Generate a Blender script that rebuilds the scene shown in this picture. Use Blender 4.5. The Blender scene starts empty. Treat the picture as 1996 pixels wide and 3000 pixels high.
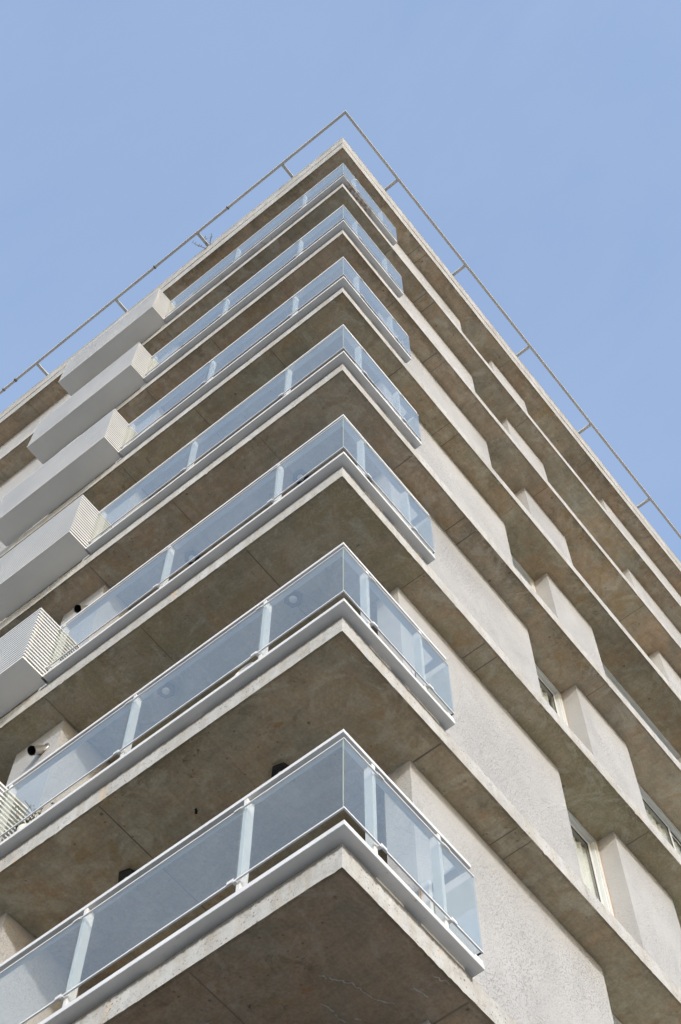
import bpy, bmesh, math, random
from mathutils import Vector, Matrix
random.seed(7)
S = bpy.context.scene
COL = S.collection
R = math.radians

# ------------------------------------------------------------------ camera
F_PX, PITCH, ROLL, YAW = 4701.68, 1.148268, 0.003506, 0.679024
CAM = Vector((3.64948, -4.548906, -7.803907))
d = Vector((-math.sin(YAW)*math.cos(PITCH), math.cos(YAW)*math.cos(PITCH), math.sin(PITCH)))
r = Vector((math.cos(YAW), math.sin(YAW), 0))
u = r.cross(d)
r2 = r*math.cos(ROLL) + u*math.sin(ROLL)
u2 = u*math.cos(ROLL) - r*math.sin(ROLL)
cam_data = bpy.data.cameras.new('camera')
cam = bpy.data.objects.new('camera', cam_data); COL.objects.link(cam)
cam.matrix_world = Matrix(((r2.x, u2.x, -d.x, CAM.x), (r2.y, u2.y, -d.y, CAM.y), (r2.z, u2.z, -d.z, CAM.z), (0, 0, 0, 1)))
cam_data.sensor_fit = 'VERTICAL'; cam_data.sensor_height = 24.0
cam_data.lens = F_PX/3000*24.0
cam_data.clip_start = 0.05; cam_data.clip_end = 2000
S.camera = cam

# ------------------------------------------------------------------ light
SUN_EL, SUN_AZ = R(17.0), R(32.0)            # azimuth from +X towards -Y
to_sun = Vector((math.cos(SUN_EL)*math.cos(SUN_AZ), -math.cos(SUN_EL)*math.sin(SUN_AZ), math.sin(SUN_EL)))
W = bpy.data.worlds.new('World'); S.world = W; W.use_nodes = True
nt = W.node_tree; nt.nodes.clear()
sky = nt.nodes.new('ShaderNodeTexSky'); sky.sky_type = 'NISHITA'; sky.sun_disc = False
sky.sun_elevation = SUN_EL; sky.sun_rotation = R(90) + SUN_AZ
sky.air_density = 1.0; sky.dust_density = 1.0; sky.ozone_density = 1.0; sky.altitude = 0
bg = nt.nodes.new('ShaderNodeBackground'); bg.inputs['Strength'].default_value = 0.15
wo = nt.nodes.new('ShaderNodeOutputWorld')
veil = nt.nodes.new('ShaderNodeMix'); veil.data_type = 'RGBA'; veil.blend_type = 'ADD'      # thin bright haze over the whole sky
veil.inputs[0].default_value = 1.0; veil.inputs[7].default_value = (.60, .66, .93, 1)
tc = nt.nodes.new('ShaderNodeTexCoord'); mp = nt.nodes.new('ShaderNodeMapping'); mp.inputs['Scale'].default_value = (2.2, 5.0, 3.0); mp.inputs['Rotation'].default_value = (.3, .2, .7)
nz = nt.nodes.new('ShaderNodeTexNoise'); nz.inputs['Scale'].default_value = 1.3; nz.inputs['Detail'].default_value = 6; nz.inputs['Roughness'].default_value = .6; nz.inputs['Distortion'].default_value = .8
nt.links.new(tc.outputs['Generated'], mp.inputs[0]); nt.links.new(mp.outputs[0], nz.inputs['Vector'])
cr = nt.nodes.new('ShaderNodeValToRGB'); cr.color_ramp.elements[0].position = .30; cr.color_ramp.elements[0].color = (.475, .605, .90, 1)
cr.color_ramp.elements[1].position = .72; cr.color_ramp.elements[1].color = (.63, .725, .965, 1)
nt.links.new(nz.outputs[0], cr.inputs[0]); nt.links.new(cr.outputs[0], veil.inputs[7])
nt.links.new(sky.outputs[0], veil.inputs[6]); nt.links.new(veil.outputs[2], bg.inputs['Color']); nt.links.new(bg.outputs[0], wo.inputs[0])
sl = bpy.data.lights.new('sun', 'SUN'); sl.energy = 1.3; sl.angle = R(2.0); sl.color = (1.0, 0.965, 0.925)
so = bpy.data.objects.new('sun', sl); COL.objects.link(so)
so.rotation_euler = to_sun.to_track_quat('Z', 'Y').to_euler(); so.location = (30, -20, 20)
S.view_settings.view_transform = 'Standard'; S.view_settings.look = 'None'
S.view_settings.gamma = 1.0; S.view_settings.exposure = 1.0
S.cycles.max_bounces = 8; S.cycles.transparent_max_bounces = 24

# ------------------------------------------------------------------ materials
def mat(name):
    m = bpy.data.materials.new(name); m.use_nodes = True
    t = m.node_tree; b = t.nodes['Principled BSDF']
    return m, t, b
def N(t, kind, **kw):
    n = t.nodes.new('ShaderNode'+kind)
    for k, v in kw.items():
        if k.startswith('i_'): n.inputs[k[2:].replace('_', ' ')].default_value = v
        else: setattr(n, k, v)
    return n
def noise(t, vec, scale, detail=4, rough=0.55, dist=0.0):
    n = N(t, 'TexNoise', i_Scale=scale, i_Detail=detail, i_Roughness=rough, i_Distortion=dist)
    t.links.new(vec, n.inputs['Vector']); return n.outputs['Fac']
def ramp(t, fac, stops):
    n = t.nodes.new('ShaderNodeValToRGB'); e = n.color_ramp.elements
    while len(e) > 1: e.remove(e[-1])
    e[0].position = stops[0][0]; e[0].color = col(stops[0][1])
    for p, c in stops[1:]:
        x = e.new(p); x.color = col(c)
    t.links.new(fac, n.inputs[0]); return n.outputs[0]
def col(c):
    return (c, c, c, 1) if isinstance(c, (int, float)) else (c[0], c[1], c[2], 1)
def mix(t, fac, a, b, mode='MIX'):
    n = N(t, 'Mix', data_type='RGBA', blend_type=mode)
    for s, v in ((0, fac), (6, a), (7, b)):
        if hasattr(v, 'is_output'): t.links.new(v, n.inputs[s])
        else: n.inputs[s].default_value = v if s == 0 else col(v)
    return n.outputs[2]
def math_(t, op, a, b=0.0, c=None):
    n = N(t, 'Math', operation=op)
    for s, v in enumerate((a, b) if c is None else (a, b, c)):
        if hasattr(v, 'is_output'): t.links.new(v, n.inputs[s])
        else: n.inputs[s].default_value = v
    return n.outputs[0]
def bump(t, b, h, strength, dist):
    n = N(t, 'Bump', i_Strength=strength, i_Distance=dist)
    t.links.new(h, n.inputs['Height']); t.links.new(n.outputs[0], b.inputs['Normal'])
def pos(t): return N(t, 'NewGeometry').outputs['Position']
def scaled(t, v, s):
    n = N(t, 'Mapping', vector_type='POINT'); n.inputs['Scale'].default_value = s
    t.links.new(v, n.inputs['Vector']); return n.outputs[0]

def concrete_face():
    m, t, b = mat('cast_concrete_edge'); P = pos(t)
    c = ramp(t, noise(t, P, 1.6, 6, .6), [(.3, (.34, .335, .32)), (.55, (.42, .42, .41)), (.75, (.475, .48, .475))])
    st = ramp(t, noise(t, scaled(t, P, (9, 9, .8)), 1.0, 5, .6), [(.45, 0), (.62, 1)])     # runs of dirt down the face
    c = mix(t, math_(t, 'MULTIPLY', st, .42), c, (.31, .27, .21))
    rust = ramp(t, noise(t, scaled(t, P, (5, 5, 1.2)), 1.0, 4, .6), [(.63, 0), (.72, 1)])
    c = mix(t, math_(t, 'MULTIPLY', rust, .5), c, (.52, .34, .17))
    v = N(t, 'TexVoronoi', i_Scale=26.0, i_Randomness=1.0); t.links.new(P, v.inputs['Vector'])
    pit = math_(t, 'MULTIPLY', ramp(t, v.outputs['Distance'], [(.13, 1), (.24, 0)]), ramp(t, noise(t, P, 4, 2), [(.47, 0), (.56, 1)]))
    c = mix(t, math_(t, 'MULTIPLY', pit, .75), c, (.08, .07, .05))
    v2 = N(t, 'TexVoronoi', i_Scale=48.0, i_Randomness=1.0); t.links.new(P, v2.inputs['Vector'])
    p2 = math_(t, 'MULTIPLY', ramp(t, v2.outputs['Distance'], [(.16, 1), (.28, 0)]), ramp(t, noise(t, P, 7, 3), [(.5, 0), (.58, 1)]))
    c = mix(t, math_(t, 'MULTIPLY', p2, .7), c, (.12, .10, .07))
    cl_ = ramp(t, noise(t, P, 9, 6, .7, .8), [(.32, .80), (.5, 1), (.7, 1.07)])
    c = mix(t, 1.0, c, cl_, 'MULTIPLY')
    # mould atop each edge, doubling as painted shade in the gap under base plates
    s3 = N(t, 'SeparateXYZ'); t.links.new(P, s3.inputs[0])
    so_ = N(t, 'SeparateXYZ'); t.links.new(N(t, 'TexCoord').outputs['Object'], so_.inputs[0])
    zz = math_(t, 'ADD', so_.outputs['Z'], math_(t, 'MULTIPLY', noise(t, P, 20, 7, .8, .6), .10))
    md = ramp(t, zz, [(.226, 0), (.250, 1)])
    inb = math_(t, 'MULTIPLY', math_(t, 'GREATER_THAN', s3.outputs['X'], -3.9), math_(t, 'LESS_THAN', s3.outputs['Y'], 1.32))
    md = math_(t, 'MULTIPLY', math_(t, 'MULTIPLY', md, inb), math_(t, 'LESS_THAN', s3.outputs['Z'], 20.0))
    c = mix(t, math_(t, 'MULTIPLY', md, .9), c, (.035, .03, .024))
    top = math_(t, 'GREATER_THAN', s3.outputs['Z'], 21.0)                     # lichen on the roof edge
    c = mix(t, math_(t, 'MULTIPLY', math_(t, 'MULTIPLY', top, ramp(t, noise(t, P, 4, 6, .7), [(.42, 0), (.62, 1)])), .5), c, (.25, .245, .215))
    g = ramp(t, noise(t, P, 60, 3, .7), [(.3, .84), (.7, 1.08)])
    c = mix(t, 1.0, c, g, 'MULTIPLY')
    t.links.new(c, b.inputs['Base Color']); b.inputs['Roughness'].default_value = .85
    h = math_(t, 'ADD', noise(t, P, 12, 6, .65), math_(t, 'MULTIPLY', pit, -.6))
    bump(t, b, h, .35, .015); return m
def concrete_under():
    m, t, b = mat('cast_concrete_soffit'); P = pos(t)
    sx = N(t, 'SeparateXYZ'); t.links.new(P, sx.inputs[0])
    Pz = scaled(t, P, (1, 1, 1.7))
    mul = lambda a, c: math_(t, 'MULTIPLY', a, c)
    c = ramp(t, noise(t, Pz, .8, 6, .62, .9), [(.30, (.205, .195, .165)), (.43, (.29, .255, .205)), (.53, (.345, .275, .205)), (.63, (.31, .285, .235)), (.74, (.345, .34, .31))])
    # every formwork board took up water differently
    wn = N(t, 'TexWhiteNoise', noise_dimensions='3D')
    sn = N(t, 'VectorMath', operation='SNAP'); sn.inputs[1].default_value = (1.31, 1.31, 3.0)
    of = N(t, 'VectorMath', operation='ADD'); of.inputs[1].default_value = (.10, .03, .7)
    t.links.new(P, of.inputs[0]); t.links.new(of.outputs[0], sn.inputs[0]); t.links.new(sn.outputs[0], wn.inputs['Vector'])
    c = mix(t, 1.0, c, ramp(t, wn.outputs['Value'], [(0, .90), (1, 1.07)]), 'MULTIPLY')
    warm = ramp(t, noise(t, Pz, 1.5, 5, .65, .5), [(.50, 0), (.66, 1)])
    c = mix(t, mul(warm, .55), c, (.35, .215, .12))
    cool = ramp(t, noise(t, scaled(t, P, (1.1, 1.1, 2.9)), 1.0, 5, .65, .8), [(.52, 0), (.68, 1)])
    c = mix(t, mul(cool, .6), c, (.275, .285, .255))
    # cloudy mottling and brushed laitance
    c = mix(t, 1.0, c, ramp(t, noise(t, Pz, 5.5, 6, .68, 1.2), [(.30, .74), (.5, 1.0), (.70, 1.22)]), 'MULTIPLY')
    s1 = noise(t, scaled(t, P, (11, 1.6, 4)), 1.0, 5, .7, .6); s2 = noise(t, scaled(t, P, (1.6, 11, 4)), 1.0, 5, .7, .6)
    c = mix(t, .30, c, mix(t, .5, ramp(t, s1, [(.35, (.17, .145, .11)), (.65, (.46, .43, .37))]), ramp(t, s2, [(.35, (.17, .145, .11)), (.65, (.46, .43, .37))])))
    # rust and mould blotches
    rs = mul(ramp(t, noise(t, Pz, 6, 5, .7, .5), [(.60, 0), (.68, 1)]), ramp(t, noise(t, Pz, .9, 2), [(.50, 0), (.60, 1)]))
    c = mix(t, mul(rs, .6), c, (.28, .145, .045))
    # mould along the drip edge: a stain that starts at the slab's outer edge
    e = math_(t, 'MINIMUM', mul(sx.outputs['X'], -1), sx.outputs['Y'])
    ed = ramp(t, math_(t, 'ADD', e, mul(noise(t, Pz, 9, 6, .75, .4), .62)), [(.33, 1), (.47, 0)])
    ed = mul(ed, ramp(t, noise(t, Pz, .8, 2), [(.42, .05), (.62, 1)]))
    c = mix(t, mul(ed, .60), c, (.10, .09, .06))
    e2 = ramp(t, math_(t, 'ADD', e, mul(noise(t, Pz, 30, 4, .7), .03)), [(.022, 1), (.045, 0)])
    c = mix(t, mul(e2, .6), c, (.08, .07, .05))
    v = N(t, 'TexVoronoi', i_Scale=4.2, i_Randomness=1.0); t.links.new(Pz, v.inputs['Vector'])
    sp = math_(t, 'ADD', v.outputs['Distance'], mul(noise(t, P, 26, 4, .75, 1), .26))
    c = mix(t, mul(ramp(t, sp, [(.17, 1), (.21, 0)]), .72), c, (.075, .058, .04))
    v = N(t, 'TexVoronoi', i_Scale=15, i_Randomness=1.0); t.links.new(Pz, v.inputs['Vector'])
    c = mix(t, mul(mul(ramp(t, v.outputs['Distance'], [(.10, 1), (.17, 0)]), ramp(t, noise(t, Pz, 1.7, 3), [(.48, 0), (.6, 1)])), .6), c, (.08, .065, .045))
    eff = mul(ramp(t, noise(t, Pz, 3.1, 6, .65, 2.2), [(.64, 0), (.70, 1)]), .30)
    c = mix(t, eff, c, (.48, .47, .43))
    s5 = mul(math_(t, 'GREATER_THAN', sx.outputs['Z'], 5.9), math_(t, 'LESS_THAN', sx.outputs['Z'], 6.2))       # the third balcony's soffit is the wettest one
    wet = mul(s5, ramp(t, noise(t, P, 1.3, 6, .65, 1.3), [(.36, 0), (.55, 1)]))
    c = mix(t, mul(wet, .60), c, (.225, .205, .125))
    vein = ramp(t, noise(t, P, 3.2, 6, .6, 2.6), [(.47, 0), (.5, 1), (.53, 0)])
    c = mix(t, mul(mul(s5, vein), .35), c, (.40, .375, .29))
    P3 = scaled(t, P, (1, 1, 2.37))
    och = mul(ramp(t, noise(t, P3, 2.3, 7, .68, 1.6), [(.53, 0), (.63, 1)]), ramp(t, noise(t, P3, .55, 2), [(.44, 0), (.58, 1)]))
    c = mix(t, mul(och, .55), c, (.27, .185, .085))
    pal = ramp(t, noise(t, scaled(t, P, (1.15, 1.15, 3.3)), 1.9, 7, .66, 1.2), [(.54, 0), (.62, 1)])
    c = mix(t, mul(pal, .42), c, (.42, .41, .37))
    drk = mul(ramp(t, noise(t, scaled(t, P, (1.2, 1.2, 4.1)), 3.4, 7, .72, .9), [(.58, 0), (.66, 1)]), ramp(t, noise(t, P3, .7, 2), [(.46, 0), (.58, 1)]))
    c = mix(t, mul(drk, .55), c, (.12, .10, .07))
    lvl = N(t, 'TexWhiteNoise', noise_dimensions='1D'); t.links.new(math_(t, 'FLOOR', math_(t, 'DIVIDE', math_(t, 'ADD', sx.outputs['Z'], .5), 3.0)), lvl.inputs['W'])
    c = mix(t, 1.0, c, ramp(t, lvl.outputs['Value'], [(0, (.98, .98, .90)), (.5, (1.02, .97, .92)), (1, (.98, 1.0, 1.0))]), 'MULTIPLY')
    c = mix(t, 1.0, c, ramp(t, noise(t, P, 42, 4, .78), [(.3, .78), (.7, 1.12)]), 'MULTIPLY')
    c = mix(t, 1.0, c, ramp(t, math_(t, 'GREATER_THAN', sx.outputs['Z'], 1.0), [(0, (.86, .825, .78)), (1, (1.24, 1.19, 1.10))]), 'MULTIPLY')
    t.links.new(c, b.inputs['Base Color']); b.inputs['Roughness'].default_value = .9
    bump(t, b, math_(t, 'ADD', noise(t, P, 5, 6, .7), mul(s1, .25)), .45, .03); return m
def stucco():
    m, t, b = mat('raked_plaster'); P = pos(t)
    c = ramp(t, noise(t, P, .9, 4, .5), [(.35, (.354, .356, .358)), (.7, (.394, .396, .40))])
    f1 = noise(t, P, 64, 3, .6, .7)
    big = ramp(t, noise(t, scaled(t, P, (1, 1, .45)), 1.1, 5, .6, .6), [(.34, .90), (.62, 1.03)])     # uneven plaster suction and faint runs
    c = mix(t, 1.0, c, big, 'MULTIPLY')
    f2 = noise(t, P, 90, 3, .6, .8)
    dens = ramp(t, noise(t, P, 1.3, 3), [(.35, .25), (.65, 1)])
    fl = math_(t, 'MULTIPLY', ramp(t, f1, [(.55, 0), (.63, 1)]), dens)
    c = mix(t, math_(t, 'MULTIPLY', fl, .38), c, (.19, .175, .15))
    c = mix(t, math_(t, 'MULTIPLY', ramp(t, f2, [(.57, 0), (.67, 1)]), .30), c, (.20, .18, .155))
    t.links.new(c, b.inputs['Base Color']); b.inputs['Roughness'].default_value = .95
    h = math_(t, 'SUBTRACT', math_(t, 'MULTIPLY', f2, .5), fl)
    bump(t, b, h, .8, .008); return m
def plain(name, c, rough=.5, metal=0.0, var=.08, sc=3.0, bstr=0.0):
    m, t, b = mat(name); P = pos(t)
    k = ramp(t, noise(t, P, sc, 5, .65), [(.3, 1-var), (.7, 1+var*.4)])
    x = mix(t, 1.0, c, k, 'MULTIPLY')
    t.links.new(x, b.inputs['Base Color']); b.inputs['Roughness'].default_value = rough
    b.inputs['Metallic'].default_value = metal
    if bstr: bump(t, b, noise(t, P, 40, 4), bstr, .01)
    return m
def painted_metal():
    m, t, b = mat('white_painted_steel'); P = pos(t)
    k = ramp(t, noise(t, P, 4, 4, .6), [(.3, (.56, .565, .565)), (.7, (.63, .635, .64))])
    rust = math_(t, 'MULTIPLY', ramp(t, noise(t, P, 24, 3, .6), [(.66, 0), (.72, 1)]), ramp(t, noise(t, P, 1.9, 2), [(.54, 0), (.62, 1)]))
    c = mix(t, math_(t, 'MULTIPLY', rust, .6), k, (.42, .24, .09))
    sx = N(t, 'SeparateXYZ'); t.links.new(P, sx.inputs[0])           # the top storey's base plate has rusted beside the corner
    a = math_(t, 'MULTIPLY', math_(t, 'GREATER_THAN', sx.outputs['Z'], 18.2), math_(t, 'LESS_THAN', sx.outputs['Z'], 18.33))
    a = math_(t, 'MULTIPLY', a, ramp(t, math_(t, 'ADD', sx.outputs['Y'], math_(t, 'MULTIPLY', noise(t, P, 9, 4, .7), .5)), [(.22, 0), (.36, 1), (.85, 1), (1.0, 0)]))
    c = mix(t, math_(t, 'MULTIPLY', a, ramp(t, noise(t, P, 16, 4, .7), [(.40, 0), (.6, 1)])), c, (.24, .16, .10))
    t.links.new(c, b.inputs['Base Color']); b.inputs['Roughness'].default_value = .45; return m
def glass(name, tint, f0=.04, film=0.0):
    m = bpy.data.materials.new(name); m.use_nodes = True; t = m.node_tree; t.nodes.clear()
    g = N(t, 'NewGeometry')
    dp = N(t, 'VectorMath', operation='DOT_PRODUCT')
    t.links.new(g.outputs['Incoming'], dp.inputs[0]); t.links.new(g.outputs['Normal'], dp.inputs[1])
    c = math_(t, 'ABSOLUTE', dp.outputs['Value'])
    f = math_(t, 'MULTIPLY_ADD', math_(t, 'POWER', math_(t, 'SUBTRACT', 1.0, c), 5.0), 1-f0, f0)
    tr = N(t, 'BsdfTransparent'); tr.inputs['Color'].default_value = (*tint, 1)
    gl = N(t, 'BsdfGlossy'); gl.inputs['Roughness'].default_value = .02; gl.inputs['Color'].default_value = (1, .98, .90, 1)
    mx = N(t, 'MixShader'); t.links.new(f, mx.inputs[0]); t.links.new(tr.outputs[0], mx.inputs[1]); t.links.new(gl.outputs[0], mx.inputs[2])
    if film:                                        # dried rain and dust on the panes
        P = pos(t)
        df = N(t, 'BsdfDiffuse'); df.inputs['Color'].default_value = (.80, .80, .78, 1)
        fm = math_(t, 'MULTIPLY', ramp(t, noise(t, scaled(t, P, (1, 1, .5)), 2.2, 5, .6, .8), [(.3, .55), (.7, 1.5)]), film)
        m2 = N(t, 'MixShader'); t.links.new(fm, m2.inputs[0]); t.links.new(mx.outputs[0], m2.inputs[1]); t.links.new(df.outputs[0], m2.inputs[2]); mx = m2
    o = N(t, 'OutputMaterial'); t.links.new(mx.outputs[0], o.inputs[0]); return m

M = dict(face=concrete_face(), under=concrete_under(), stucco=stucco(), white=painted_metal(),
         joint=plain('formwork_joint_mortar', (.16, .138, .105), .95),
         lime=plain('lime_bloom', (.40, .39, .36), .95, var=.35, sc=20),
         ochre=plain('ochre_water_mark', (.30, .19, .07), .95, var=.3, sc=14),
         parapet=None, alu=plain('window_aluminium', (.52, .55, .56), .4, .05, .06),
         gasket=plain('dark_rubber_gasket', (.03, .03, .032), .6), sealant=plain('orange_sealant', (.40, .29, .20), .8),
         slat=plain('white_louvre_paint', (.63, .635, .63), .5, 0, .07, 2), panel=plain('grey_white_panel', (.68, .67, .64), .6, 0, .07, 1.5),
         black=plain('black_lamp_housing', (.012, .012, .013), .55), lens=plain('frosted_lamp_lens', (.55, .56, .56), .25),
         silicone=plain('grey_green_silicone', (.27, .32, .30), .4),
         steel=plain('stainless_flue', (.50, .48, .45), .3, .9, .1, 10), void=plain('flat_black', (.006, .006, .006), .95),
         rail=plain('weathered_white_rail', (.50, .49, .46), .6, 0, .15, 2), curtain=plain('white_curtain', (.72, .73, .73), .9, 0, .05, 6),
         room=plain('room_plaster', (.30, .29, .27), .9), leaf=plain('leaf_green', (.07, .11, .03), .7, 0, .4, 20),
         drywood=plain('dry_twig', (.12, .085, .05), .9), pot=plain('pale_ceramic', (.62, .60, .55), .5),
         weed=plain('grey_green_weed', (.10, .13, .075), .8, 0, .3, 20),
         ground=None)
def ground_mat():
    m, t, b = mat('paving'); P = pos(t)
    c = ramp(t, noise(t, P, .15, 6, .6), [(.3, (.32, .295, .26)), (.7, (.39, .36, .32))])
    br = N(t, 'TexBrick', i_Scale=1.6); br.inputs['Color1'].default_value = (.42, .37, .30, 1); br.inputs['Color2'].default_value = (.36, .32, .26, 1); br.inputs['Mortar'].default_value = (.2, .18, .15, 1)
    t.links.new(P, br.inputs['Vector'])
    t.links.new(mix(t, .5, c, br.outputs[0]), b.inputs['Base Color']); b.inputs['Roughness'].default_value = .9; return m
M['ground'] = ground_mat()
M['glass'] = glass('balcony_glass', (.95, .975, .97), .115, .018)
M['wglass'] = glass('window_glass', (.93, .95, .95), .06)

# ------------------------------------------------------------------ mesh helpers
class MB:
    def __init__(s): s.v = []; s.f = []; s.mi = []; s.mats = []
    def m(s, name):
        if name not in s.mats: s.mats.append(name)
        return s.mats.index(name)
    def face(s, pts, mt):
        b = len(s.v); s.v += [tuple(p) for p in pts]; s.f.append(tuple(range(b, b+len(pts)))); s.mi.append(s.m(mt))
    def box(s, x0, x1, y0, y1, z0, z1, mt):
        x0, x1 = sorted((x0, x1)); y0, y1 = sorted((y0, y1)); z0, z1 = sorted((z0, z1))
        b = len(s.v)
        s.v += [(x0, y0, z0), (x1, y0, z0), (x1, y1, z0), (x0, y1, z0), (x0, y0, z1), (x1, y0, z1), (x1, y1, z1), (x0, y1, z1)]
        for q in ((0, 3, 2, 1), (4, 5, 6, 7), (0, 1, 5, 4), (1, 2, 6, 5), (2, 3, 7, 6), (3, 0, 4, 7)):
            s.f.append(tuple(b+i for i in q)); s.mi.append(s.m(mt))
    def prism(s, poly, z0, z1, mt, axis='z'):
        n = len(poly); b = len(s.v)
        def P(a, c, h): return {'z': (a, c, h), 'x': (h, a, c), 'y': (a, h, c)}[axis]
        s.v += [P(a, c, z0) for a, c in poly] + [P(a, c, z1) for a, c in poly]
        s.f.append(tuple(b+i for i in reversed(range(n)))); s.f.append(tuple(b+n+i for i in range(n)))
        s.mi += [s.m(mt)]*2
        for i in range(n):
            j = (i+1) % n; s.f.append((b+i, b+j, b+n+j, b+n+i)); s.mi.append(s.m(mt))
    def lbar(s, xe, do, di, ye, z0, z1, mt):
        # mitred bar: runs from x=xe along the left side to the corner, then to y=ye; do/di = outer/inner offset outwards
        b = len(s.v)
        for o_, i_ in (((xe, -do), (xe, -di)), ((do, -do), (di, -di)), ((do, ye), (di, ye))):
            s.v += [(o_[0], o_[1], z0), (o_[0], o_[1], z1), (i_[0], i_[1], z1), (i_[0], i_[1], z0)]
        for k in (0, 4):
            for i in range(4):
                j = (i+1) % 4; s.f.append((b+k+i, b+k+j, b+k+4+j, b+k+4+i)); s.mi.append(s.m(mt))
        s.f.append((b, b+1, b+2, b+3)); s.f.append((b+8, b+9, b+10, b+11)); s.mi += [s.m(mt)]*2
    def tube(s, p, q_, r0, r1, mt, n=10, cap=True):
        p, q_ = Vector(p), Vector(q_); a = (q_-p).normalized()
        x = a.orthogonal().normalized(); y = a.cross(x); b = len(s.v)
        for c, rr in ((p, r0), (q_, r1)):
            for i in range(n):
                an = 2*math.pi*i/n; s.v.append(tuple(c + x*math.cos(an)*rr + y*math.sin(an)*rr))
        for i in range(n):
            j = (i+1) % n; s.f.append((b+i, b+j, b+n+j, b+n+i)); s.mi.append(s.m(mt))
        if cap:
            s.f.append(tuple(b+i for i in reversed(range(n)))); s.f.append(tuple(b+n+i for i in range(n))); s.mi += [s.m(mt)]*2
    def build(s, name, parent=None, loc=(0, 0, 0), bevel=0.0, smooth=False):
        me = bpy.data.meshes.new(name); me.from_pydata(s.v, [], s.f)
        for n in s.mats: me.materials.append(M[n])
        me.polygons.foreach_set('material_index', s.mi)
        bm = bmesh.new(); bm.from_mesh(me); bmesh.ops.recalc_face_normals(bm, faces=bm.faces); bm.to_mesh(me); bm.free()
        if smooth: me.polygons.foreach_set('use_smooth', [True]*len(me.polygons))
        me.update()
        o = bpy.data.objects.new(name, me); COL.objects.link(o); o.location = loc
        if parent: o.parent = parent
        if bevel:
            bv = o.modifiers.new('bevel', 'BEVEL'); bv.width = bevel; bv.segments = 2; bv.limit_method = 'ANGLE'
        return o
def tag(o, label=None, cat=None, group=None, kind=None):
    if label: o['label'] = label
    if cat: o['category'] = cat
    if group: o['group'] = group
    if kind: o['kind'] = kind
    return o
def empty(name, loc):
    o = bpy.data.objects.new(name, None); COL.objects.link(o); o.location = loc; o.empty_display_size = .2; return o
def dup(o, parent=None, loc=None):
    c = o.copy(); COL.objects.link(c); c.parent = parent
    if loc is not None: c.location = loc
    for ch in list(o.children): dup(ch, c)
    return c

GZ = -9.4
# ------------------------------------------------------------------ ground
g = MB(); g.box(-400, 400, -400, 400, GZ-.5, GZ, 'ground'); gr = g.build('ground'); tag(gr, kind='structure')

# ------------------------------------------------------------------ the building
B = empty('apartment_building', (0, 0, GZ))
tag(B, 'grey concrete apartment block with glass railed corner balconies, seen from below', 'building')
LX, LY = -17.0, 17.0
TH = .228
JX = [-1.21, -2.52, -3.83, -5.14, -6.45, -7.76, -9.07]
JY = [1.28, 2.27, 2.47, 5.11, 7.73, 10.35, 12.97]

def slab(z, th, chips=1.0, seed=0, top_rough=.002, label=None):
    rnd = random.Random(seed); mb = MB(); L = 16.98
    n = int(L/.03); ph = [rnd.uniform(0, 6.28) for _ in range(8)]
    def low(s): return sum(math.sin(s*f + p) for f, p in zip((.5, 1.1, 2.3, 4.1), ph))/4
    rows = []
    for side in (0, 1):
        pts = []
        prev = 0
        for i in range(n+1):
            s_ = L*i/n
            am = max(0, .35 + .65*low(s_*1.7 + side*9))*chips
            j = abs(prev*.6 + rnd.gauss(0, .0065)*am); prev = j
            if rnd.random() < .012*chips: j += rnd.uniform(.008, .02)
            if i == 0: j = .006*chips
            w = .0025*low(s_*.8+3) + (.0 if i else 0)
            pts.append((s_, j, w, rnd.gauss(0, top_rough)))
        rows.append(pts)
    def P(side, s_, inset, zz):
        return (-s_ if s_ > inset else -inset, inset, zz) if side == 0 else (-inset, s_ if s_ > inset else inset, zz)
    ring = []
    for side in (0, 1):
        b = len(mb.v)
        for (s_, j, w, tr) in rows[side]:
            mb.v += [P(side, s_, 0, th+tr), P(side, s_, 0, .045+.01*low(s_*2)), P(side, s_, .001+min(j*.15, .004), .004-min(j, .022)*.75), P(side, s_, .010+min(j, .03)*1.1, .0), P(side, s_, .06, 0)]
        for i in range(n):
            a = b+5*i; c = a+5
            for k in range(4):
                q = (a+k, a+k+1, c+k+1, c+k)
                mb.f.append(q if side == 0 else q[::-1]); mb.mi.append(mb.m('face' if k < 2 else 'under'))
    # soffit field, top, far sides
    mb.face([(-.06, .06, 0), (-.06, L, 0), (-L, L, 0), (-L, .06, 0)], 'under')
    mb.face([(0, 0, th), (-L, 0, th), (-L, L, th), (0, L, th)], 'face')
    mb.face([(-L, 0, 0), (-L, L, 0), (-L, L, th), (-L, 0, th)], 'face')
    mb.face([(0, L, 0), (-L, L, 0), (-L, L, th), (0, L, th)], 'face')
    # mortar fins left at the formwork joints
    for x in JX:
        x += rnd.uniform(-.02, .02)
        if rnd.random() < .85: mb.box(x, x+rnd.uniform(.004, .008), .03, rnd.choice((.7, 1.2, 2.5)), -.003, .002, 'joint')
    for y in JY:
        if y > 2.3 and rnd.random() < .25: continue
        y += rnd.uniform(-.02, .02)
        mb.box(-rnd.choice((.3, .5, .5)) if y > 1.5 else -.3, -.025, y, y+rnd.uniform(.006, .012), -.003, .002, 'joint')
    return mb
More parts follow.
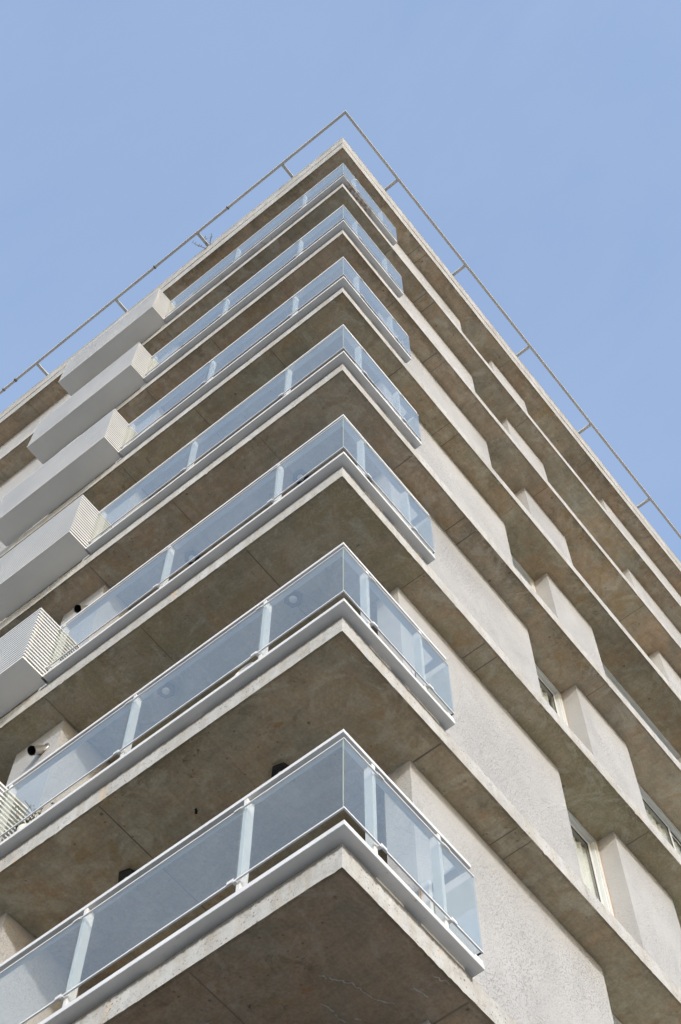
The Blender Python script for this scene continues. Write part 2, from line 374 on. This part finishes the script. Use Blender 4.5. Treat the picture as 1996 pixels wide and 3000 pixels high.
def ribbon(mb, pts, w, z, mt, rnd):
    out = []
    for i in range(len(pts)-1):
        a, b_ = Vector(pts[i]), Vector(pts[i+1]); k = max(2, int((b_-a).length/.02))
        for q in range(k): out.append(a.lerp(b_, q/k) + Vector((rnd.gauss(0, .006), rnd.gauss(0, .006))))
    for i in range(len(out)-1):
        a, b_ = out[i], out[i+1]; t_ = (b_-a); 
        if t_.length < 1e-5: continue
        nn = Vector((-t_.y, t_.x)).normalized()*w*rnd.uniform(.25, 1)
        if rnd.random() < .12: continue
        mb.face([(a.x-nn.x, a.y-nn.y, z), (a.x+nn.x, a.y+nn.y, z), (b_.x+nn.x, b_.y+nn.y, z), (b_.x-nn.x, b_.y-nn.y, z)], mt)

levels = [('S%d' % k, 3.0*(7-k)) for k in range(0, 11)]     # 0 = roof ... 7 = lowest seen, 8-10 below the picture
ZS = {k: 3.0*(7-k) for k in range(0, 11)}
ZS[0] = 21.11; ZS[7] = .03; ZS[3] = 12.02; ZS[6] = 2.97
rr = random.Random(3)
for k in range(0, 11):
    mb = slab(ZS[k], .38 if k == 0 else TH, chips=(.5, .25, .3, .6, .7, 1.3, .9, 1.2, 1, 1, 1)[k], seed=40+k)
    if k == 7:
        for pl in ([(-.62, .55), (-.50, .72), (-.47, .9), (-.36, 1.05)], [(-.75, .72), (-.72, .95)], [(-.66, .95), (-.62, 1.0)], [(-.22, .98), (-.2, 1.12)], [(-.07, .98), (-.03, 1.12)],
                   [(-.6, 1.2), (-.62, 1.32)], [(-1.5, .35), (-1.35, .42)]):
            ribbon(mb, pl, .006, -.0025, 'lime', rr)
    if k == 5:
        ribbon(mb, [(-3.60, .32), (-3.5, .43), (-3.4, .5)], .004, -.003, 'lime', rr)
    if k == 6:
        for (x, y) in ((-1.93, .54), (-1.55, .12), (-2.9, .15), (-3.45, .17)):
            ribbon(mb, [(x, y), (x-.05, y+.05)], .012, -.0025, 'void' if x == -1.93 else 'joint', rr)
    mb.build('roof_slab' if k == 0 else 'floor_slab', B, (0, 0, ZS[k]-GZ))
# parapet upstand on the roof, a hair behind the slab edge
pp = MB(); L = 16.9
rp = random.Random(12)
for side in (0, 1):
    n = 240; b = len(pp.v)
    for i in range(n+1):
        s_ = .006 + (L-.006)*i/n
        a = -.008 + .003*math.sin(s_*1.3+side)
        tz = .62 + .012*math.sin(s_*.9+2*side) + rp.gauss(0, .004)
        for ins, zz in ((.012, .3815), (a, .383), (a, tz+.26), (a+.02, tz+.29), (a+.14, tz+.29), (.16, .381)):
            sx_ = s_ if i else ins
            pp.v.append((-max(sx_, ins), ins, zz) if side == 0 else (-ins, max(sx_, ins), zz))
    for i in range(n):
        for q in range(5):
            a0 = b+6*i+q; pp.f.append((a0, a0+1, a0+7, a0+6)); pp.mi.append(pp.m('face'))
pp.build('parapet', B, (0, 0, ZS[0]-GZ))

# walls, one set per storey (k = slab under the storey)
def zspan(k):
    top = ZS[k-1]; return ZS[k]+TH+.001, top-.001
WX = -.31
def local(o_z): return o_z - GZ
for k in range(1, 11):
    z0, z1 = zspan(k); h = z1-z0; zo = local(z0)
    def wall(boxes, name='wall', mt='stucco'):
        mb = MB()
        for bx in boxes: mb.box(*bx[:4], 0, h, mt)
        return mb.build(name, B, (0, 0, zo))
    wall([(WX, -.57, 1.24, 3.89)])
    wall([(WX, -.57, 4.875, 5.95)])
    wall([(WX, -.57, 8.55, 13.2)])
    wall([(WX, -.57, 15.8, 16.9)])
    wall([(-4.49, -3.83, .33, 1.25)])
    wall([(-16.9, -5.98, .36, .62)])
    # inner walls of the balconies and rooms
    wall([(-3.83, -1.2, 2.75, 2.9), (-1.2, -.58, 2.75, 2.9)], 'inner_wall', 'room')
    wall([(-4.0, -3.84, 1.26, 2.74)], 'inner_wall', 'room')
    wall([(-5.97, -4.5, 1.5, 1.65)], 'inner_wall', 'room')
    wall([(-4.2, -4.05, 2.91, 16.6)], 'inner_wall', 'room')
    wall([(-16.9, -.6, 16.7, 16.88)], 'rear_wall', 'stucco')
    wall([(-16.9, -16.7, .63, 16.69)], 'rear_wall', 'stucco')

# windows on the right facade
def window(y0, y1, zo, h, mull, curt):
    X = -.52; f = MB(); w = .05
    xa, xb = X, X-.045
    f.box(xa, xb, y0, y1, h-w, h, 'alu'); f.box(xa, xb, y0, y1, 0, w, 'alu')
    f.box(xa, xb, y0, y0+w, w, h-w, 'alu'); f.box(xa, xb, y1-w, y1, w, h-w, 'alu')
    f.box(xa-.012, xb-.02, y0+w, y1-w, h-w-.018, h-w, 'alu')                     # stepped track
    f.box(xa-.012, xb-.02, y1-w-.018, y1-w, w, h-w-.018, 'alu')
    f.box(xa+.004, xa-.01, y1-.001, y1+.0, 0, h, 'sealant')
    f.box(xa+.006, xa-.004, y1-.007, y1-.0005, 0, h-.02, 'sealant')
    o = f.build('window', B, (0, 0, zo), bevel=.004)
    n = 2 if mull else 1
    ya = y0+w+.004; yb = y1-w-.02; dy = (yb-ya)/n
    for i in range(n):
        s_ = MB(); X2 = X-.05-.03*i; a, c = ya+i*dy-(.02 if i else 0), ya+(i+1)*dy+(.02 if i == 0 and n > 1 else 0)
        t_ = h-w-.02; q = .042
        s_.box(X2, X2-.026, a, c, t_-q, t_, 'alu'); s_.box(X2, X2-.026, a, c, w+.02, w+.02+q, 'alu')
        s_.box(X2, X2-.026, a, a+q, w+.02+q, t_-q, 'alu'); s_.box(X2, X2-.026, c-q, c, w+.02+q, t_-q, 'alu')
        s_.box(X2-.004, X2-.02, a+q, a+q+.006, w+.02+q, t_-q, 'gasket'); s_.box(X2-.004, X2-.02, c-q-.006, c-q, w+.02+q, t_-q, 'gasket')
        s_.box(X2-.004, X2-.02, a+q+.006, c-q-.006, t_-q-.008, t_-q, 'gasket')
        s_.build('sash', o, bevel=.003)
        p = MB(); p.box(X2-.010, X2-.016, a+q+.007, c-q-.007, w+.02+q, t_-q-.009, 'wglass'); p.build('pane', o)
    if curt:
        c = MB(); a, e = (y0+.06, y0+.06+(y1-y0-.12)*curt); ny = int((e-a)/.012)
        for i in range(ny):
            p0, p1 = a+(e-a)*i/ny, a+(e-a)*(i+1)/ny
            f0 = X-.12+.018*math.sin(p0*70)+.008*math.sin(p0*23); f1 = X-.12+.018*math.sin(p1*70)+.008*math.sin(p1*23)
            c.face([(f0, p0, .04), (f1, p1, .04), (f1, p1, h-.12), (f0, p0, h-.12)], 'curtain')
        c.build('curtain', o)
    return o
rw = random.Random(5)
for k in range(1, 11):
    z0, z1 = zspan(k)
    window(3.893, 4.872, local(z0), z1-z0, False, {7: 1, 6: .97, 5: .9}.get(k, rw.choice((0, .6, .9))))
    window(5.953, 8.547, local(z0), z1-z0, True, {7: .5, 6: .5, 5: 1}.get(k, rw.choice((0, .5, 1))))
    window(13.203, 15.797, local(z0), z1-z0, True, rw.choice((0, .5, 1)))
def door(x0, x1, y, zo, h):
    f = MB(); w = .06
    f.box(x0, x1, y, y-.05, h-w, h, 'alu'); f.box(x0, x0+w, y, y-.05, 0, h-w, 'alu'); f.box(x1-w, x1, y, y-.05, 0, h-w, 'alu')
    xm = (x0+x1)/2; f.box(xm-.04, xm+.04, y, y-.05, 0, h-w, 'alu')
    o = f.build('balcony_door', B, (0, 0, zo))
    for a, c in ((x0+w, xm-.04), (xm+.04, x1-w)):
        p = MB(); p.box(a, c, y-.02, y-.028, .01, h-w, 'wglass'); p.build('pane', o)
for k in range(1, 11):
    z0, z1 = zspan(k); door(-3.6, -.9, 2.748, local(z0), 2.3); door(-5.8, -4.7, 1.498, local(z0), 2.3)

# ------------------------------------------------------------------ corner balcony railing (one built, then copied)
D = .083; YE = 1.348; XE = -3.835
fr = MB()
# handrail: flat bar, L shaped with a mitred corner, plus the short return to the wall
def Lbar(mb, d0, d1, z0, z1, mt, xe=XE, ye=YE):
    # d0 outer offset, d1 inner offset (outward positive)
    mb.lbar(xe, d0, d1, ye, z0, z1, mt)
Lbar(fr, .057, -.028, 1.372, 1.41, 'white', XE-.01, 1.372)
fr.box(-.0285, WX+.002, 1.300, 1.372, 1.3725, 1.4095, 'white')
railing = fr.build('balcony_railing', B, (0, 0, 0), bevel=.003)
pl = MB()
Lbar(pl, D, -.10, .268, .272, 'white')                       # base plate
Lbar(pl, D, D-.005, .2725, .314, 'white')                    # its upturned lip
pl.box(D-.006, D-.10, YE-.006, YE, .2725, .36, 'white')      # closed end
pl.box(D-.002, D-.05, YE-.09, YE-.007, .2725, .345, 'white')
pl.build('base_plate', railing, bevel=.002)
for a, c, e, mt in ((-3.7, -3.2, 0, 'joint'), (-2.9, -2.0, 0, 'joint'), (-1.6, -1.45, 0, 'white'), (.35, .62, 1, 'white'), (.80, 1.25, 1, 'white')):
    pk = MB()                                                   # packers under the plate
    if e: pk.box(-.006, -.05, a, c, TH+.016, .2675, mt)
    else: pk.box(a, c, .022, .06, TH+.003, .2675, mt)
    pk.build('packing_strip', railing)
def post(x, y, side):
    mb = MB(); w = .017
    if side == 'L':
        prof = [(-.052, .273), (.02, .273), (.02, 1.371), (-.052, 1.371)]
        mb.prism([(a, c) for a, c in prof], x-w, x+w, 'white', 'x')
        mb.box(x-w-.012, x-w+.0, -.045, .0, .30, .36, 'white')
    else:
        prof = [(.052, .273), (-.02, .273), (-.02, 1.371), (.052, 1.371)]
        mb.prism([(a, c) for a, c in prof], y-w, y+w, 'white', 'y')
        mb.box(.0, .045, y+w, y+w+.012, .30, .36, 'white')
    return mb.build('post', railing, bevel=.002)
for x in (-.80, -2.28, -3.775): post(x, 0, 'L')
for y in (.275, 1.005): post(0, y, 'R')
mb = MB(); mb.box(-.235, WX+.003, 1.262, 1.298, .273, 1.371, 'white'); mb.build('post', railing, bevel=.002)
mb = MB(); mb.box(WX+.001, WX+.007, 1.2505, 1.2605, .3, 1.36, 'sealant'); mb.build('sealant_strip', railing)
GO, GI = .076, .068; GB, GT = .456, 1.250
def pane(x0, x1, y0, y1):
    p = MB(); p.box(x0, x1, y0, y1, GB, GT, 'glass'); return p.build('glass_pane', railing)
pane(-3.83, -2.287, -GO, -GI); pane(-2.281, -.807, -GO, -GI); pane(-.801, GI-.004, -GO, -GI)
pane(GI, GO, -GI+.0, 1.360); pane(GI-.004, WX+.02, 1.352, 1.360)
cs = MB(); cs.box(GI-.0035, GI-.0005, -GO, -GI, GB, GT, 'silicone'); cs.build('silicone_joint', railing)
tr = MB()
for zz, hh in ((GB-.006, .014), (GT-.006, .011)):
    Lbar(tr, GO+.002, GI-.002, zz, zz+hh, 'white', -3.832, 1.364)
tr.build('glass_edge_trim', railing)
t2 = MB(); t2.box(GI-.0025, WX+.02, 1.351, 1.362, GB-.004, GB+.004, 'gasket'); t2.build('return_gasket', railing)
def clip(*boxes):
    c = MB()
    for b_ in boxes: c.box(*b_, 'white')
    c.build('glass_clip', railing)
for x in (-.80, -2.28, -3.775):
    clip((x-.072, x-.012, -GO-.008, -GO-.0042, GT-.010, GT+.005), (x-.03, x, -GO-.0042, -.05, GT+.006, GT+.012))
    clip((x-.072, x-.015, -GO-.008, -GO-.0042, GB-.008, GB+.020), (x-.03, x, -GO-.0042, -.05, GB-.016, GB-.0085))
for y in (.275, 1.005):
    clip((GO+.0042, GO+.008, y+.012, y+.072, GT-.010, GT+.005), (.05, GO+.0042, y, y+.03, GT+.006, GT+.012))
    clip((GO+.0042, GO+.008, y+.015, y+.072, GB-.008, GB+.020), (.05, GO+.0042, y, y+.03, GB-.016, GB-.0085))

# ------------------------------------------------------------------ louvred box beside the balcony
en = MB(); XA, XB, YF = -3.812, -5.97, -.37
npitch = 17; H0, H1 = .305, 1.35
for i in range(npitch):
    z1 = H1-(H1-H0)*i/npitch; z0 = z1-.024
    b = len(en.v); st = [((XA, .32), (XA-.028, .32)), ((XA, YF), (XA-.028, YF+.028)), ((XB, YF), (XB+.028, YF+.028)), ((XB, .32), (XB+.028, .32))]
    for o_, i_ in st: en.v += [(*o_, z0), (*o_, z1), (*i_, z1), (*i_, z0)]
    for kk in (0, 4, 8):
        for a_ in range(4):
            c_ = (a_+1) % 4; en.f.append((b+kk+a_, b+kk+c_, b+kk+4+c_, b+kk+4+a_)); en.mi.append(en.m('slat'))
    en.f.append((b, b+1, b+2, b+3)); en.f.append((b+12, b+13, b+14, b+15)); en.mi += [0, 0]
enclosure = en.build('louvre_enclosure', B, (0, 0, 0))
bp = MB(); bp.box(XA+.003, XB-.003, YF-.003, -.002, .268, .292, 'panel'); bp.box(XA-.002, XA-.03, YF+.002, -.002, .2925, .303, 'rail')
bp.build('underside_panel', enclosure)
fp = MB()
for x in (XA-.034, -4.9, XB+.034): fp.box(x-.018, x+.018, YF+.0285, YF+.06, .293, 1.34, 'slat')
for y in (-.02, .28): fp.box(XA-.0285, XA-.06, y-.02, y+.02, .293, 1.34, 'slat')
fp.build('support_frame', enclosure)
acu = MB(); acu.box(-4.35, -5.2, -.28, .02, .30, .85, 'panel'); acu.build('air_conditioner', enclosure, bevel=.01)

for k in range(7, 0, -1):
    loc = (0, 0, ZS[k]-GZ)
    if k == 7: railing.location = loc; enclosure.location = loc
    else:
        dup(railing, B, loc); dup(enclosure, B, loc)

# ------------------------------------------------------------------ flue pipes
def flue(z):
    mb = MB(); n = 20; a = Vector((-4.03, .329, .09)); d_ = Vector((-.015, -.12, -.15)); d1 = a+d_*.82; e_ = a+d_
    mb.tube(a, d1, .047, .047, 'steel', n, False); mb.tube(d1, e_, .050, .052, 'steel', n, False)
    mb.tube(e_, a, .046, .042, 'void', n, False); mb.tube(a+d_*.5, a+d_*.505, .045, .045, 'void', n, True)  # near-black bore lining and a disc closing it partway in
    mb.tube(a, a+Vector((0, -.012, 0)), .078, .074, 'steel', n, True)
    return mb.build('flue_pipe', B, (0, 0, z-GZ), smooth=True)
f0 = flue(5.55)
for z in (8.52,): dup(f0, B, (0, 0, z-GZ))

# ------------------------------------------------------------------ roof rail carried outward on brackets
RZ, RD = 22.06, .315
rr_ = MB()
rr_.lbar(-16.9, RD+.024, RD-.024, 16.9, 0, .045, 'rail')
rail = rr_.build('roof_rail', B, (0, 0, RZ-GZ))
bk = MB(); bk.box(-.028, .028, -RD+.029, .03, .003, .047, 'rail'); b0 = bk.build('bracket', rail, (-1.2, 0, 0), bevel=.004)
for x in (-3.28, -5.36, -7.44, -9.52, -11.6, -13.7): c = dup(b0, rail, (x, 0, 0))
bk = MB(); bk.box(RD-.029, -.03, -.028, .028, .003, .047, 'rail'); b1 = bk.build('bracket', rail, (0, 1.27, 0), bevel=.004)
for y in (3.37, 5.45, 7.53, 9.61, 11.7, 13.8): dup(b1, rail, (0, y, 0))
sv = MB(); sv.box(-.02, .02, -RD-.034, -RD+.034, -.006, .056, 'joint'); s0 = sv.build('sleeve', rail, (-8.0, 0, 0))
for x in (-8.32, -4.35, -2.52): c = dup(s0, rail, (x, 0, 0)); c.scale = (.6, 1, 1)

# ------------------------------------------------------------------ lamps under the balcony ceilings
def lamp(x, y, z, label):
    o = empty('ceiling_lamp', (x, y, z)); tag(o, label, 'lamp', 'black hexagonal lamps under the balcony ceilings')
    mb = MB(); hx = [(.098*math.cos(R(60*i+15)), .098*math.sin(R(60*i+15))) for i in range(6)]
    mb.prism(hx, -.042, -.002, 'black'); mb.build('housing', o, bevel=.004)
    l = MB(); n = 18
    for (r0, z0, r1, z1) in ((.040, -.042, .038, -.052), (.038, -.052, .026, -.060), (.026, -.060, .010, -.064)):
        l.tube((0, 0, z0), (0, 0, z1), r0, r1, 'lens', n, False)
    l.tube((0, 0, -.064), (0, 0, -.0645), .010, .009, 'lens', n, True)
    l.build('lens', o, smooth=True); return o
LN = {7: 'lowest railing', 6: 'second lowest railing', 5: 'third lowest railing', 4: 'fourth lowest railing'}
l0 = None
for k in (7, 6, 5):
    for x, w_ in ((-1.17, 'nearest the corner'), (-2.80, 'farther from the corner')):
        lab = 'black hexagonal ceiling lamp %s, seen above or through the %s' % (w_, LN[k])
        if l0 is None: l0 = lamp(x, .70, ZS[k-1], lab)
        else:
            c = dup(l0, None, (x, .70, ZS[k-1])); c['label'] = lab

# ------------------------------------------------------------------ small things on the balconies
def plant(x, y, z):
    o = empty('potted_plant', (x, y, z)); tag(o, 'straggly green plant with dry twigs behind the glass, beside the white louvres', 'plant')
    p = MB(); p.tube((0, 0, 0), (0, 0, .16), .06, .085, 'pot', 16); p.build('pot', o, smooth=False)
    rnd = random.Random(9); tw = MB(); lf = MB()
    for i in range(17):
        a = rnd.uniform(0, 6.28); base = Vector((rnd.uniform(-.04, .04), rnd.uniform(-.03, .03), .15)); q = base
        dr = Vector((math.cos(a)*.55, math.sin(a)*.25, 1)).normalized()
        for s_ in range(6):
            n_ = q + dr*rnd.uniform(.04, .07); tw.tube(q, n_, .0035, .003, 'drywood', 5)
            if i < 12:
                for _ in range(3):
                    c = n_ + Vector((rnd.gauss(0, .02), rnd.gauss(0, .02), rnd.gauss(0, .015)))
                    e1 = Vector((rnd.gauss(0, 1), rnd.gauss(0, 1), rnd.gauss(0, 1))).normalized()*rnd.uniform(.012, .024)
                    e2 = e1.orthogonal().normalized()*e1.length*.5
                    lf.face([c-e1, c+e2, c+e1, c-e2], 'leaf')
            q = n_; dr = (dr + Vector((rnd.gauss(0, .3), rnd.gauss(0, .25), .05))).normalized()
    tw.build('stem', o); lf.build('foliage', o); return o
plant(-3.42, .02, ZS[6]+.27)
# round white dish leaning just over the second lowest base plate
dm = MB(); n = 40
prof = [(.001, .0), (.10, .0), (.13, .018), (.145, .05), (.152, .05), (.138, .008), (.105, -.008), (.001, -.008)]
for i in range(n):
    a0, a1 = 2*math.pi*i/n, 2*math.pi*(i+1)/n
    for (r0, z0), (r1, z1) in zip(prof, prof[1:]):
        dm.face([(r0*math.cos(a0), r0*math.sin(a0), z0), (r0*math.cos(a1), r0*math.sin(a1), z0), (r1*math.cos(a1), r1*math.sin(a1), z1), (r1*math.cos(a0), r1*math.sin(a0), z1)], 'slat')
dish = dm.build('plant_saucer', None, (-.965, -.026, ZS[6]+.37), smooth=True)
dish.rotation_euler = (R(78), 0, 0); dish.scale = (.62, .62, .62)
tag(dish, 'round white saucer standing behind the second lowest glass railing near the corner post', 'saucer')
# weed growing from the parapet beside a rail bracket
w = MB(); rnd = random.Random(4)
def twig(p, d_, ln, th):
    q = Vector(p); d_ = Vector(d_).normalized()
    for s_ in range(7):
        n_ = q + d_*ln/7; w.tube(q, n_, th, th*.85, 'drywood', 5)
        for sgn in (-1, 1):
            if s_ < 2: continue
            side = Vector((sgn*.7, -.2, .75)) + Vector((rnd.gauss(0, .2), rnd.gauss(0, .2), rnd.gauss(0, .2)))
            side.normalize(); L_ = rnd.uniform(.045, .085); e = side.orthogonal().normalized()*.007
            w.face([n_-e, n_+side*L_*.5-e*1.6, n_+side*L_, n_+side*L_*.5+e*1.6, n_+e], 'weed')
        q = n_; d_ = (d_+Vector((rnd.gauss(0, .1), 0, rnd.gauss(0, .05)))).normalized(); th *= .88
twig((-3.10, .0, 0), (-.50, -.35, 1), .62, .009); twig((-3.02, .0, 0), (.0, -.2, 1), .46, .008); twig((-3.08, .0, .1), (-.2, -.3, 1), .40, .008)
wd = w.build('roof_weed', None, (-.17, 0, 21.78))
tag(wd, 'small grey green weed growing out of the roof edge beside a rail bracket', 'weed')
